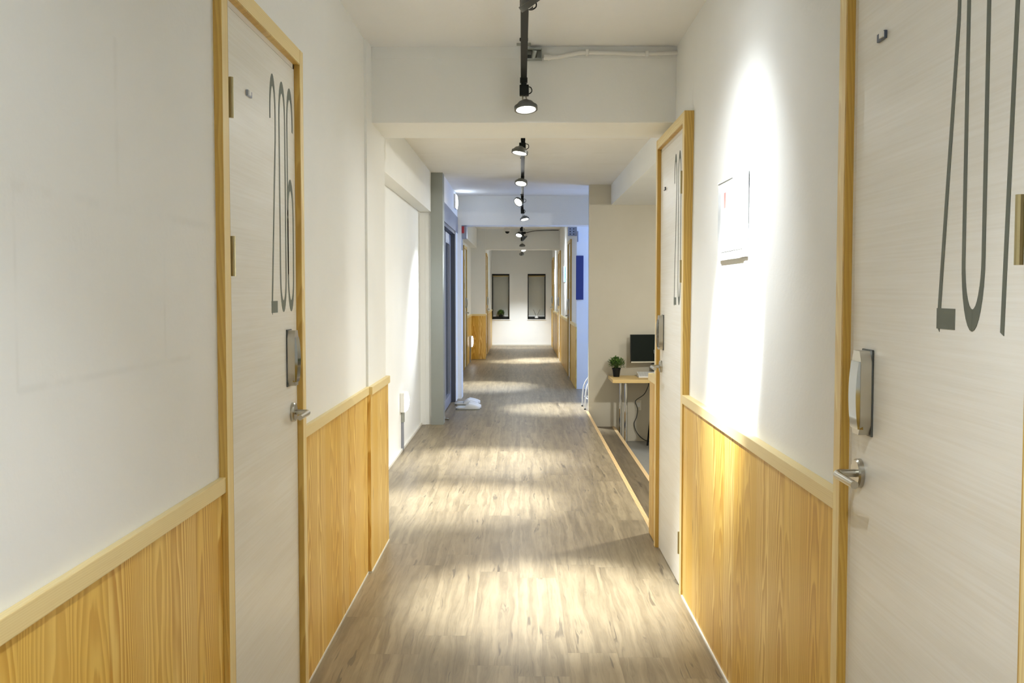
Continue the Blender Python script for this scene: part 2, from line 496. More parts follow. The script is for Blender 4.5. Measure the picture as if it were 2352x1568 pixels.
panelling('pine panelling under the blue edged notice in the far corridor',
    [(.749, .765, DRA[1]+.08, DRB[0]-.08, .004, RB)], [(.739, .765, DRA[1]+.08, DRB[0]-.08, RB, RT)])
panelling('pine panelling under the white paper notice in the far corridor',
    [(.749, .765, DRB[1]+.08, DRC[0]-.08, .004, RB)], [(.739, .765, DRB[1]+.08, DRC[0]-.08, RB, RT)])
panelling('last pine panelling on the right, touching the end wall',
    [(.749, .765, DRC[1]+.08, 25.69, .004, RB)], [(.739, .765, DRC[1]+.08, 25.69, RB, RT)])

# ------------------------------------------------------------------ room numbers
def ribbon(pts, hw, closed=False):
    """quads along a centre line, (u, v) plane"""
    n = len(pts); out = []
    for i in range(n):
        if closed: a, b = pts[i-1], pts[(i+1) % n]
        else: a, b = pts[max(i-1, 0)], pts[min(i+1, n-1)]
        dx, dy = b[0]-a[0], b[1]-a[1]; l = math.hypot(dx, dy) or 1
        out.append(((pts[i][0]-dy/l*hw, pts[i][1]+dx/l*hw), (pts[i][0]+dy/l*hw, pts[i][1]-dx/l*hw)))
    k = n if closed else n-1
    return [(out[i][0], out[i][1], out[(i+1) % n][1], out[(i+1) % n][0]) for i in range(k)]

def arc(cx, cy, rx, ry, a0, a1, n=16):
    return [(cx+rx*math.cos(math.radians(a0+(a1-a0)*i/n)), cy+ry*math.sin(math.radians(a0+(a1-a0)*i/n))) for i in range(n+1)]

GH, HW = 3.0, .075      # glyph box 1 x GH, half stroke
def glyph(ch):
    w = .5-HW
    if ch == '0':
        p = arc(.5, GH-.5, w, .5-HW, 0, 180) + arc(.5, .5, w, .5-HW, 180, 360)
        return ribbon(p, HW, True)
    if ch == '2':
        p = arc(.46, GH-.5, w-.04, .5-HW, 190, 0) + [(.46+w-.06, GH-.80), (.095, 0.0)]
        return ribbon(p, HW) + [((.02, 0), (.92, 0), (.92, .15), (.02, .15))]
    if ch == '7':
        return [((.0, GH-.15), (1, GH-.15), (1, GH), (0, GH))] + ribbon([(.92, GH-.1), (.5, 0)], HW)
    if ch == '6':
        lo = arc(.5, 1.28, w, .5-HW, 0, 180) + arc(.5, .5, w, .5-HW, 180, 360)
        up = arc(.5, GH-.5, w, .5-HW, -10, 180) + [(.5-w, 1.25), (.5-w, .5)]
        return ribbon(lo, HW, True) + ribbon(up, HW)
    if ch == '8':
        lo = arc(.5, 1.18, w, .5-HW, 0, 180) + arc(.5, .5, w, .5-HW, 180, 360)
        up = arc(.5, GH-.5, w, .5-HW, 0, 180) + arc(.5, 1.85, w, .5-HW, 180, 360)
        return ribbon(lo, HW, True) + ribbon(up, HW, True)
def digits(parent, mp, spec):
    """spec: (char, u of its left edge, u of its right edge); each digit is its own part; mp(u, v, d) -> point"""
    for ch, u0, u1 in spec:
        f = MB()
        for k, q in enumerate(glyph(ch)):
            e = k % 5*.00003
            P = [mp(u0+(u1-u0)*p[0], 1.285+(1.990-1.285)*p[1]/GH, .0008+e) for p in q]
            dirn = Vector(mp(u0, 1.5, .0002))-Vector(mp(u0, 1.5, .0012))
            f.prism(P, dirn)
        obj('door_number', f, NUM, parent)

# ------------------------------------------------------------------ room doors
def room_door(n, label, side, xw, span, latch_far, number=None, tagpos=None, detail=True, hinges=(1.83, 1.437, .22)):
    """side = -1: on a wall at negative X, facing +X.  xw = wall face.  span = leaf (near, far)"""
    s = -side                                     # points into the corridor
    a, b = span
    front = xw+s*.022; face = xw+s*.004           # casing front, leaf face
    if detail is None: front = xw+s*.022
    r = thing('door_%d' % n, (xw, (a+b)/2, 0), label, 'door', kind='structure')
    T = HEAD
    # casing: two uprights and a head
    cw = .046
    f = MB()
    f.box(xw-s*.02, front, a-.004-cw-.022, a-.022, 0, T+.022+cw, .0015)
    f.box(xw-s*.02, front, b+.022+.004, b+.022+cw+.004, 0, T+.022+cw, .0015)
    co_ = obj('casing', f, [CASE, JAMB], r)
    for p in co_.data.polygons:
        if abs(p.normal.y) > .8: p.material_index = 1      # board edges get the darker ochre wood
    f = MB(); f.box(xw-s*.02, front-s*.0006, a-.022, b+.026, T+.022, T+.022+cw, .0015)
    obj('casing_head', f, CASEH, r)
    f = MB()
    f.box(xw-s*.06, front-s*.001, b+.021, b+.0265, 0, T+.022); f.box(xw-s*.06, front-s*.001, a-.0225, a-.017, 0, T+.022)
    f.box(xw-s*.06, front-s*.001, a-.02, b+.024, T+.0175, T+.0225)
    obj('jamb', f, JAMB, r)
    f = MB()
    f.box(xw-s*.06, face-s*.001, b+.004, b+.021, 0, T+.018); f.box(xw-s*.06, face-s*.001, a-.017, a-.003, 0, T+.018)
    f.box(xw-s*.06, face-s*.001, a-.017, b+.021, T+.002, T+.018)
    obj('door_stop', f, LEAF, r)
    f = MB(); f.box(xw-s*.04, face, a, b, .006, T, .0006)
    obj('leaf', f, LEAF, r)
    lat, hin = (b, a) if latch_far else (a, b)
    d = -1 if latch_far else 1                     # from latch towards hinge
    # lever handle
    hy = lat+d*.06; hz = .962
    h = MB(); h.lathe([(0, 0), (.031, 0), (.031, .008), (.028, .012), (0, .012)], 28, Matrix.Translation((face, hy, hz))@Matrix.Rotation(s*PI/2, 4, 'Y'))
    hd = obj('lever_handle', h, STEEL, r, 35)
    h = MB(); h.tube([(face+s*.010, hy, hz), (face+s*.035, hy, hz), (face+s*.048, hy+d*.004, hz), (face+s*.054, hy+d*.02, hz-.001), (face+s*.053, hy+d*.07, hz-.002), (face+s*.050, hy+d*.118, hz-.004)], .0085, 12, 5)
    obj('lever', h, STEEL, hd, True)
    # electronic lock: steel case with a bowed glossy cover
    ly = lat+d*.102; z0, z1 = 1.052, 1.226
    def slab(x0, x1, hw0, hw1, top):
        rings = []
        for i in range(9):
            t = i/8; z = z0+(z1-z0)*t
            k = 1-.35*max(0, (abs(t-.5)-.42)/.08)
            rings.append([(face+s*x0, ly-hw0*k, z), (face+s*x0, ly+hw0*k, z), (face+s*x1(t), ly+hw1*k, z), (face+s*x1(t), ly-hw1*k, z)])
        return rings
    lk = MB(); lk.box(face, face+s*.004, ly-.033, ly+.033, z0-.003, z1+.003, .0018)
    lko = obj('electronic_lock', lk, DARK, r)
    lk = MB(); lk.loft(slab(.003, lambda t: .0255, .031, .029, 0))
    obj('case', lk, STEEL, lko, 30)
    lk = MB()
    rg = []
    for i in range(13):
        t = i/12; z = z0+.012+(z1-z0-.034)*t
        x = .0262+.0075*math.sin(PI*(.04+.92*t))**.6
        rg.append([(face+s*(x-.010), ly-.028, z), (face+s*(x-.010), ly+.028, z), (face+s*x, ly+.024, z), (face+s*x, ly-.024, z)])
    lk.loft(rg); obj('cover', lk, DCHROME, lko, 30)
    # hinges
    for hzc in hinges:
        h = MB(); h.rod((front-s*.004, hin-d*.014, hzc-.05), (front-s*.004, hin-d*.014, hzc+.05), .0065, 10)
        h.box(face, face+s*.002, hin+d*.001, hin-d*.018, hzc-.05, hzc+.05)
        obj('hinge', h, HINGE, r)
    if tagpos:
        ty, tz = tagpos
        h = MB(); h.box(face, face+s*.006, ty-.022, ty+.022, tz-.008, tz+.008, .001)
        t_ = obj('name_plate', h, ALUD if side > 0 else ALU, r)
        h = MB(); h.box(face+s*.006, face+s*.010, ty-.022, ty-.002, tz-.006, tz+.006, .001)
        obj('plate_clip', h, WHITE, t_)
    if number:
        digits(r, lambda u, v, dd: (face+s*dd, u, v), number)
    return r

room_door(1, 'pale ash door with tall grey number 206 in a pine frame', -1, -.739, D206, True,
    (('2', 3.045, 3.128), ('0', 3.158, 3.246), ('6', 3.264, 3.352)), (2.81, 1.879))
room_door(2, 'pale ash door with tall grey number 207, nearest to the viewer', 1, .728, D207, False if False else True,
    (('2', 1.812, 1.728), ('0', 1.712, 1.626), ('7', 1.606, 1.522)), (2.105, 1.858))
room_door(3, 'pale ash door with partly hidden number beginning 20, beside the desk alcove', 1, .728, D208, True,
    (('2', 4.925, 4.842), ('0', 4.806, 4.722), ('8', 4.690, 4.612)), (5.240, 1.862))
room_door(4, 'far left door behind the fire alarm box, before the orange panelling', -1, -.99, DD, True)
room_door(5, 'last door on the left, before the end wall', -1, -.735, DE, True)
room_door(6, 'far corridor door closest to the blue board', 1, .760, DRA, True)
room_door(7, 'far corridor door between the blue edged notice and the white paper notice', 1, .760, DRB, True)
room_door(8, 'last door on the right, beside the end wall', 1, .760, DRC, True)

# glass sliding door
G = Mat('door_glass', .05)
G.color((.62, .68, .74, 1)); G.b.inputs['Transmission Weight'].default_value = .85; G.b.inputs['IOR'].default_value = 1.45
gd = thing('door_9', (-.87, 11.6, 0), 'glass sliding door with grey metal frame and header, beside the grey pier', 'door', kind='structure')
f = MB(); f.box(-.93, -.788, 10.62, 12.955, 2.065, 2.262, .003); obj('header', f, ALU, gd)
f = MB(); f.box(-.93, -.80, 10.622, 10.70, 0, 2.065); f.box(-.93, -.80, 12.54, 12.62, 0, 2.065); f.box(-.93, -.80, 10.70, 12.54, 2.03, 2.065)
obj('door_frame', f, ALUD, gd)
lf = MB(); lf.box(-.885, -.850, 10.72, 10.86, .01, 2.02, .002); lf.box(-.885, -.850, 12.40, 12.53, .01, 2.02, .002); lf.box(-.885, -.850, 11.56, 11.66, .01, 2.02, .002)
lfo = obj('stile', lf, ALU, gd)
lf = MB(); lf.box(-.885, -.850, 10.862, 12.398, 1.90, 2.02); obj('top_rail', lf, ALU, gd)
lf = MB(); lf.box(-.887, -.846, 10.862, 12.398, .012, .12, .002); obj('bottom_rail', lf, ALU, gd)
lf = MB(); lf.box(-.870, -.864, 10.862, 12.398, .12, 1.90); obj('pane', lf, G.mat, gd)
lf = MB(); lf.box(-.85, -.79, 10.70, 10.80, .0, .035, .004); lf.rod((-.79, 10.75, .018), (-.755, 10.75, .018), .012, 12)
obj('floor_guide', lf, CHROME, gd)

# end windows with frames, panes; blinds hang inside
PANE = flat('dark_night_glass', (36, 42, 44), .06, 0., .5)
for i, (a, b) in enumerate(WX):
    w = thing('window_%d' % (i+1), ((a+b)/2, 25.8, WZ[0]), ('narrow end wall window with a potted plant on its sill', 'narrow end wall window with a reed diffuser on its sill')[i], 'window', kind='structure')
    f = MB(); t = .022
    f.box(a-t, a, 25.686, 25.702, WZ[0]-t, WZ[1]+t); f.box(b, b+t, 25.686, 25.702, WZ[0]-t, WZ[1]+t)
    f.box(a, b, 25.686, 25.702, WZ[1], WZ[1]+t); f.box(a, b, 25.682, 25.702, WZ[0]-t, WZ[0])
    obj('window_trim', f, WHITE, w)
    f = MB(); t = .014
    f.box(a, a+t, 25.70, 25.90, WZ[0], WZ[1]); f.box(b-t, b, 25.70, 25.90, WZ[0], WZ[1])
    f.box(a+t, b-t, 25.70, 25.90, WZ[1]-.03, WZ[1]); f.box(a+t, b-t, 25.70, 25.90, WZ[0], WZ[0]+.026)
    obj('window_frame', f, BLACK, w)
    f = MB(); f.box(a+t, b-t, 25.885, 25.895, WZ[0]+.026, WZ[1]-.03); obj('pane', f, PANE, w)
CLOTH = flat('grey_blind_cloth', (206, 206, 196), .8, var=.03)
for i, (a, b) in enumerate(WX):
    r = thing('roller_blind', ((a+b)/2, 25.85, 1.74), ('grey roller blind behind the potted plant in the end window', 'grey roller blind behind the reed diffuser in the end window')[i], 'blind', 'roller blinds in the end windows')
    f = MB(); f.rod((a+.016, 25.852, 1.722), (b-.016, 25.852, 1.722), .016, 14); obj('roller', f, RAILM, r, True)
    f = MB(); f.box(a+.024, b-.024, 25.863, 25.866, .735, 1.722); obj('cloth', f, CLOTH, r)
    f = MB(); f.box(a+.022, b-.022, 25.858, 25.871, .712, .738, .002); obj('bottom_bar', f, WHITE, r)

# side passage window (out of view, the daylight source)
w = thing('window_3', (3.27, 12.98, .5), 'daylight window of the side passage, hidden behind the beige wall', 'window', kind='structure')
f = MB()
for y0, y1, z0, z1 in ((12.75, 12.8, .5, 2.2), (13.95, 14.0, .5, 2.2), (12.8, 13.95, .5, .55), (12.8, 13.95, 2.15, 2.2), (13.35, 13.4, .55, 2.15)):
    f.box(3.24, 3.30, y0, y1, z0, z1)
obj('window_frame', f, ALU, w)
SKYM = emit('daylight_pane', (150, 180, 255), 1.2)
f = MB(); f.box(3.265, 3.275, 12.8, 13.95, .55, 2.15); obj('pane', f, SKYM, w)

# ------------------------------------------------------------------ ceiling track and spotlights
TZ = 2.36
def track(label, y0, y1, ztop):
    t = thing('track_rail', (.012, (y0+y1)/2, TZ), label, 'track rail', 'black lighting track sections')
    f = MB(); f.box(.012-.0145, .012+.0145, y0, y1, TZ-.009, TZ+.012, .002); f.box(.004, .020, y0+.02, y1-.02, TZ-.0095, TZ-.0085)
    obj('rail', f, BLACK, t)
    k = max(2, int((y1-y0)/1.5)+1)
    for i in range(k):
        y = y0+.12+(y1-y0-.24)*i/(k-1)
        f = MB(); f.rod((.012, y, TZ+.012), (.012, y, ztop), .006, 8); f.lathe([(0, 0), (.02, 0), (.02, .012), (0, .012)], 16, Matrix.Translation((.012, y, ztop-.012)))
        obj('hanger', f, BLACK, t)
    for a, b in ((y1-.002, y1+.018), (y0-.018, y0+.002)):
        f = MB(); f.box(-.006, .030, a, b, TZ-.012, TZ+.014, .003); obj('end_cap', f, BLACK, t)
track('black lighting track above the viewer, in front of the first beam', .4, 5.03, CZ)
track('long black lighting track between the first and second beams', 5.62, 12.85, CZ)
track('black lighting track between the second beam and the far beam', 13.32, 20.45, CZD)
track('short black lighting track beyond the far beam', 20.84, 24.6, CZD)

WARM = (.905, .965, 1.0)
def spot(y, head, aim, label, power=1., ang=41, lamp_only=False, beam=1.):
    aim = Vector(aim).normalized(); head = Vector(head)
    if not lamp_only:
        r = thing('track_spotlight', (.012, y, TZ), label, 'spotlight', 'black spotlights along the track')
        top = Vector((.012, y, TZ-.009)); low = top+Vector((head.x-.012, head.y-y, head.z-top.z))*.18
        low.z = TZ-.080
        f = MB(); f.box(-.003, .027, y-.035, y+.035, TZ-.024, TZ-.0095, .003)
        f.box(low.x-.022, low.x+.022, low.y-.020, low.y+.020, low.z-.004, TZ-.034, .004); f.box(.012-.012, .012+.012, y-.012, y+.012, TZ-.036, TZ-.022)
        obj('adapter', f, BLACK, r)
        q = aim.to_track_quat('Z', 'Y'); M = Matrix.Translation(head)@q.to_matrix().to_4x4()
        f = MB()
        for s in (-1, 1):
            f.tube([(low.x+s*.007, low.y, low.z-.002), (low+(head-low)*.5)+Vector((s*.010, 0, 0)), M@Vector((s*.014, 0, -.027))], .0032, 8, 4)
        obj('arm', f, STEEL, r, True)
        f = MB(); f.lathe([(0, -.036), (.016, -.036), (.019, -.031), (.034, -.026), (.044, -.014), (.048, -.007), (.055, -.006), (.055, .012), (.047, .012), (.046, .002), (0, .002)], 32, M)
        obj('lamp_head', f, HEADM, r, 30)
        f = MB(); f.lathe([(0, .0025), (.0445, .0025), (.042, .006), (.030, .0085), (0, .0095)], 32, M)
        obj('lens', f, LED, r, True)
        f = MB(); c = top+Vector((.016, 0, -.03))
        f.tube([c, c+Vector((.018, .01, -.004)), c+Vector((.022, .01, -.022)), c+Vector((.010, .004, -.034)), c+Vector((-.002, 0, -.036))], .0025, 6, 5)
        obj('cord_loop', f, BLACK, r, True)
    for nm, pw, an, bl in (('beam', 620*power*beam, ang, 1.), ('field', 44*power, 100, 1.), ('spill', 10*power, 172, 1.)):
        if pw <= 0: continue
        L = bpy.data.lights.new('spotlight_'+nm, 'SPOT'); L.energy = pw; L.color = WARM
        L.spot_size = math.radians(an); L.spot_blend = bl; L.shadow_soft_size = .042
        lo = bpy.data.objects.new('spotlight_'+nm, L); COL.objects.link(lo)
        lo.location = head+aim*.022
        lo.rotation_euler = (-aim).to_track_quat('Z', 'Y').to_euler()

spot(3.50, (.040, 3.25, 2.252), (.62, .27, -.84), 'spotlight at the top edge of the view, turned to the right wall', 1.0, 40)
spot(4.98, (.022, 4.96, 2.218), (.13, -.46, -2.2), 'biggest lit spotlight in view, hanging in front of the first beam', 1.25)
spot(6.90, (-.009, 6.88, 2.266), (-.36, -.30, -2.2), 'first spotlight behind the nearest beam, tipped to the left', 1.)
spot(9.12, (-.001, 9.08, 2.292), (-.27, -.80, -2.2), 'second spotlight behind the nearest beam, tipped to the left', 1.)
spot(11.02, (-.026, 10.95, 2.285), (-.95, -1.05, -1.05), 'steeply tilted spotlight facing the set-back left wall, in front of the second beam', .45, 34)
spot(12.50, (.041, 12.42, 2.210), (.42, -.55, -2.2), 'spotlight tipped to the right, just in front of the second beam', 1.)
spot(16.1, (-.034, 16.0, 2.21), (-.45, -1.15, -2.0), 'left-tilted spotlight beyond the second beam, nearest the dome camera', 1.)
spot(17.7, (.06, 17.75, 2.25), (.85, .12, -.75), 'dark-backed spotlight turned to the blue edged notice', 1.1, 42)
spot(19.3, (.020, 19.25, 2.19), (.0, .25, -1.), 'spotlight pointing straight down, just before the far beam', .9)
spot(21.4, (.050, 21.3, 2.185), (.42, -.85, -2.0), 'spotlight tipped to the right, just beyond the far beam', 1.)
spot(22.8, (.04, 22.85, 2.23), (.85, .15, -.75), 'spotlight beyond the far beam, turned to the white paper notice', 1., 42)
spot(23.6, (.009, 23.66, 2.19), (.0, .85, -1.25), 'last spotlight on the track, turned to the end wall', .5, 60)
# unseen lamps without fixtures, added behind the viewer as bounce fill
spot(1.2, (.01, 1.2, 2.25), (.1, .1, -2.2), '', 1.3, 74, True, 0.)
spot(-.6, (.01, -.6, 2.25), (.7, -.1, -.7), '', .95, 60, True)
spot(-1.9, (.01, -1.9, 2.25), (-.7, -.1, -.7), '', 1.1, 60, True)

# junction box and white conduit at the head of the first beam
j = thing('junction_box', (.065, 5.05, 2.495), 'open metal junction box on the first beam beside the track', 'junction box')
f = MB(); f.box(.022, .100, 5.040, 5.079, 2.462, 2.467); f.box(.022, .100, 5.040, 5.079, 2.508, 2.513)
f.box(.096, .100, 5.040, 5.079, 2.465, 2.510); f.box(.022, .026, 5.040, 5.079, 2.465, 2.510); f.box(.022, .100, 5.074, 5.079, 2.465, 2.510)
obj('box', f, GALV, j)
f = MB(); f.rod((.058, 5.058, 2.470), (.066, 5.052, 2.506), .013, 10); obj('connector', f, GALV, j, 40)
f = MB(); f.box(.032, .048, 5.05, 5.07, 2.468, 2.486, .002); obj('terminal', f, DARK, j)
f = MB(); f.box(-.022, .046, 5.00, 5.035, CZ-.006, CZ); obj('lid', f, GALV, j)
c = thing('conduit', (.42, 5.06, 2.50), 'white cable conduit running along the top of the first beam', 'conduit')
f = MB(); f.tube([(.118, 5.055, 2.474), (.17, 5.055, 2.475), (.24, 5.058, 2.488), (.30, 5.060, 2.498), (.42, 5.062, 2.496), (.58, 5.062, 2.490), (.70, 5.062, 2.494), (.752, 5.062, 2.497)], .0105, 10, 6)
obj('pipe', f, WHITE, c, True)
f = MB(); f.rod((.109, 5.055, 2.474), (.142, 5.055, 2.474), .0135, 12); f.rod((.128, 5.055, 2.474), (.136, 5.055, 2.474), .017, 12); obj('connector', f, WHITE, c, 40)
for x, z in ((.318, 2.498), (.605, 2.490)):
    f = MB(); f.box(x-.008, x+.008, 5.048, 5.079, z-.014, z+.014, .003); obj('clip', f, WHITE, c)
c = thing('ceiling_cable', (.15, 20.45, 2.53), 'thin dark cable running from the track to the right before the far beam', 'cable')
f = MB(); f.tube([(.03, 20.46, 2.49), (.12, 20.47, 2.50), (.26, 20.48, 2.53), (.5, 20.485, 2.54), (.74, 20.485, 2.545)], .006, 8, 5); obj('wire', f, BLACK, c, True)
f = MB(); f.box(-.06, .09, 20.42, 20.47, 2.47, 2.51, .004); obj('cable_box', f, BLACK, c)

# dome camera
c = thing('dome_camera', (-.27, 20.2, CZD), 'white ceiling dome camera with dark bubble, before the far beam', 'camera')
f = MB(); f.lathe([(0, 0), (.062, 0), (.062, -.05), (.055, -.062), (0, -.062)], 26, Matrix.Translation((-.27, 20.2, CZD))); obj('housing', f, WHITE, c, 35)
f = MB(); f.lathe([(.042, -.062)]+[(.042*math.cos(t), -.062-.042*math.sin(t)) for t in [PI/2*i/7 for i in range(1, 8)]], 24, Matrix.Translation((-.27, 20.2, CZD))); obj('bubble', f, BLACK, c, True)

# ------------------------------------------------------------------ small wall fixtures
def night_light(loc, label, h, w, d, name='emergency_light', stem=True, group='white lit wall lamps'):
    x, y, z = loc
    r = thing(name, loc, label, 'emergency light', group)
    f = MB(); f.box(x, x+d*.62, y-w/2, y+w/2, z-h/2, z+h/2, .006); obj('case', f, WHITE, r)
    f = MB(); n = 10; rg = []
    for i in range(n+1):
        t = i/n; zz = z-h/2+.006+(h-.012)*t; k = d*.62+d*.38*math.sin(PI*(.12+.76*t))
        rg.append([(x+d*.6, y-w/2+.006, zz), (x+d*.6, y+w/2-.006, zz), (x+k, y+w/2-.012, zz), (x+k, y-w/2+.012, zz)])
    f.loft(rg); obj('diffuser', f, LAMPW, r, 30)
    if stem:
        f = MB(); f.box(x, x+.022, y-.014, y+.014, .003, z-h/2, .003); obj('cable_duct', f, ALU, r)
        f = MB(); f.box(x, x+.028, y-.02, y+.02, z-h/2-.09, z-h/2-.001, .003); obj('bracket', f, GALV, r)
    return r
night_light((-1.015, 8.72, .415), 'lit white wall lamp on a grey duct, beside the nearer wood panelling', .165, .20, .062)
night_light((-.977, 19.6, .395), 'lit white wall lamp low on the far panelling, beside the orange pier', .21, .24, .07)
night_light((-.79, 12.35, 2.405), 'lit white lamp high above the glass sliding door', .165, .28, .034, stem=False)
L = bpy.data.lights.new('emergency_glow', 'AREA'); L.energy = .2; L.color = (.5, .76, 1.); L.size = .18
lo = bpy.data.objects.new('emergency_glow', L); COL.objects.link(lo); lo.location = (-.725, 12.4, 2.42); lo.rotation_euler = Vector((-.8, 0, -.75)).to_track_quat('Z', 'Y').to_euler()
lo.rotation_euler = (-Vector((.75, .05, .62))).to_track_quat('Z', 'Y').to_euler()

r = thing('fire_alarm_box', (-.71, 13.1, 2.0), 'grey fire alarm box with red face, high on the wall past the glass door', 'fire alarm')
f = MB(); f.box(-.748, -.682, 13.0, 13.2, 2.005, 2.160, .004); obj('box', f, ALU, r)
RED = flat('red_plastic', (176, 44, 46), .4)
f = MB(); f.box(-.742, -.712, 12.985, 13.0, 2.07, 2.155, .003); obj('red_cover', f, RED, r)
f = MB(); f.box(-.745, -.735, 13.02, 13.06, 1.86, 2.004, .002); obj('cable_duct', f, ALU, r)

r = thing('speaker_box', (.70, 14.3, 2.14), 'grey box with six dark dots under the second beam, at the right wall corner', 'box')
f = MB(); f.box(.642, .764, 14.27, 14.36, 2.105, 2.225, .004); obj('box', f, ALU, r)
for i in range(2):
    for k in range(3):
        x = .672+i*.048; z = 2.128+k*.036
        f = MB(); f.rod((x, 14.268, z), (x, 14.2715, z), .008, 10); obj('hole', f, BLACK, r)
f = MB(); f.box(.765, .780, 14.19, 14.248, 2.02, 2.165, .002)
tag(obj('wall_bracket', f, ALU), 'thin grey bracket hanging beside the dotted box at the blue lit corner', 'bracket')

BLUE = flat('dark_blue_board', (44, 58, 120), .5, var=.04)
r = thing('notice_board', (.80, 14.24, 1.53), 'dark blue upright board on the bluish corner wall', 'board')
f = MB(); f.box(.752, .853, 14.225, 14.252, 1.231, 1.833, .002); obj('board', f, BLUE, r)

def sheet_mat(name, blocks, size, base=(238, 238, 236)):
    """printed sheet lying in the local Y-Z plane; blocks = (y0, y1, z0, z1, rgb)"""
    m = Mat(name, .5); c = lin(base)
    for y0, y1, z0, z1, rgb in blocks:
        k = m.y.m('GREATER_THAN', y0)*m.y.m('LESS_THAN', y1)*m.z.m('GREATER_THAN', z0)*m.z.m('LESS_THAN', z1)
        c = m.mix(k, c, lin(rgb))
    m.color(c); return m.mat
r = thing('framed_notice', (.737, 3.63, 1.615), 'white notice in a clear holder washed out by the spotlight on the right wall', 'notice')
ACR = flat('clear_holder_plastic', (224, 226, 224), .15)
f = MB(); f.box(.7295, .741, 3.40, 3.865, 1.462, 1.745, .001); obj('holder', f, ACR, r)
f = MB(); f.box(.727, .7295, 3.43, 3.80, 1.49, 1.732, .0005)
obj('printed_sheet', f, sheet_mat('evacuation_notice', [(.08, .11, .03, .085, (214, 130, 124)), (.05, .08, .03, .06, (236, 196, 176)), (.10, .115, -.03, .01, (232, 180, 186)),
    (.06, .12, -.075, -.045, (196, 226, 222)), (.07, .10, -.095, -.085, (140, 142, 146)), (-.13, .0, .05, .075, (224, 225, 226))], (1, 1)), r)
f = MB(); f.box(.7255, .7295, 3.46, 3.84, 1.460, 1.467, .001); obj('lower_clip', f, ACR, r)
f = MB(); f.box(.7255, .7295, 3.60, 3.86, 1.740, 1.746, .001); obj('upper_clip', f, ACR, r)
r = thing('wall_notice', (.757, 18.1, 1.64), 'white notice with blue edges on the far right wall', 'notice')
f = MB(); f.box(.744, .762, 17.75, 18.55, 1.505, 1.775, .002)
obj('panel', f, sheet_mat('blue_edged_notice', [(-.36, -.20, -.2, .2, (70, 130, 190)), (.22, .46, -.2, .2, (60, 120, 180)), (-.2, .2, .02, .05, (150, 170, 190))], (1, 1)), r)
r = thing('paper_notice', (.757, 23.0, 1.65), 'plain white paper notice on the far right wall, near the end wall', 'notice')
f = MB(); f.box(.744, .764, 22.75, 23.3, 1.50, 1.83, .002); obj('panel', f, WHITE, r)

# ------------------------------------------------------------------ alcove: desk and what stands on it
AZ = -.335
DT = .405
DESKM = pine('desk_top_pine', 'x', (232, 206, 146), (222, 190, 124), (198, 156, 90), .2, False, .5)
d = thing('desk', (1.6, 11.3, AZ), 'pale wood desk on chrome legs against the beige alcove wall', 'desk')
f = MB(); f.box(.975, 2.30, 11.02, 11.595, DT-.036, DT, .003); obj('desk_top', f, DESKM, d)
for x, y in ((1.128, 11.12), (1.106, 11.50), (2.18, 11.12), (2.18, 11.50)):
    f = MB(); f.rod((x, y, AZ), (x, y, DT-.036), .0165, 18)
    f.lathe([(0, 0), (.028, 0), (.028, .012), (.0165, .018)], 18, Matrix.Translation((x, y, AZ)))
    f.lathe([(.0165, -.012), (.034, -.006), (.034, 0), (0, 0)], 18, Matrix.Translation((x, y, DT-.036)))
    obj('leg', f, CHROME, d, 40)

mo = thing('monitor', (1.50, 11.36, DT), 'black screened monitor standing on the desk', 'monitor')
SCR = flat('black_screen', (10, 20, 12), .45, 0., .12, .1)
Mr = Matrix.Translation((1.49, 11.42, 0))@Matrix.Rotation(.14, 4, 'Z')@Matrix.Rotation(-.07, 4, 'X')
def rbox(f, M, *b):
    g = MB(); g.box(*b); g.bm.transform(M)
    me = bpy.data.meshes.new('tmp'); g.bm.to_mesh(me); g.bm.free(); f.bm.from_mesh(me); bpy.data.meshes.remove(me)
f = MB(); rbox(f, Mr, -.275, .275, 0, .030, .560, .872); obj('screen_case', f, BLACK, mo)
f = MB(); rbox(f, Mr, -.270, .270, -.003, 0, .574, .867); obj('screen', f, SCR, mo)
f = MB(); rbox(f, Mr, -.275, .275, -.006, .0, .560, .574); obj('chin', f, STEEL, mo)
f = MB(); f.box(1.45, 1.53, 11.50, 11.52, DT+.01, .70, .004); f.box(1.46, 1.52, 11.44, 11.51, .66, .70, .004); obj('stand', f, DARK, mo)
f = MB(); f.box(1.38, 1.60, 11.495, 11.585, DT, DT+.012, .004); obj('foot', f, DARK, mo)

kb = thing('keyboard', (1.50, 11.39, DT), 'white keyboard propped on the desk before the monitor', 'keyboard')
f = MB(); f.prism([(1.285, 11.295, DT), (1.285, 11.49, DT), (1.285, 11.485, DT+.050), (1.285, 11.295, DT+.012)], (.44, 0, 0)); obj('base', f, WHITE, kb)
KEY = flat('pale_keys', (214, 214, 212), .5)
f = MB(); Mk = Matrix.Translation((1.295, 11.30, DT+.0135))@Matrix.Rotation(math.atan(.038/.19), 4, 'X')
for i in range(14):
    for k in range(5):
        rbox(f, Mk, i*.0302, i*.0302+.026, .004+k*.036, .034+k*.036, 0, .003)
ko = obj('keys', f, KEY, kb); ko['kind'] = 'stuff'

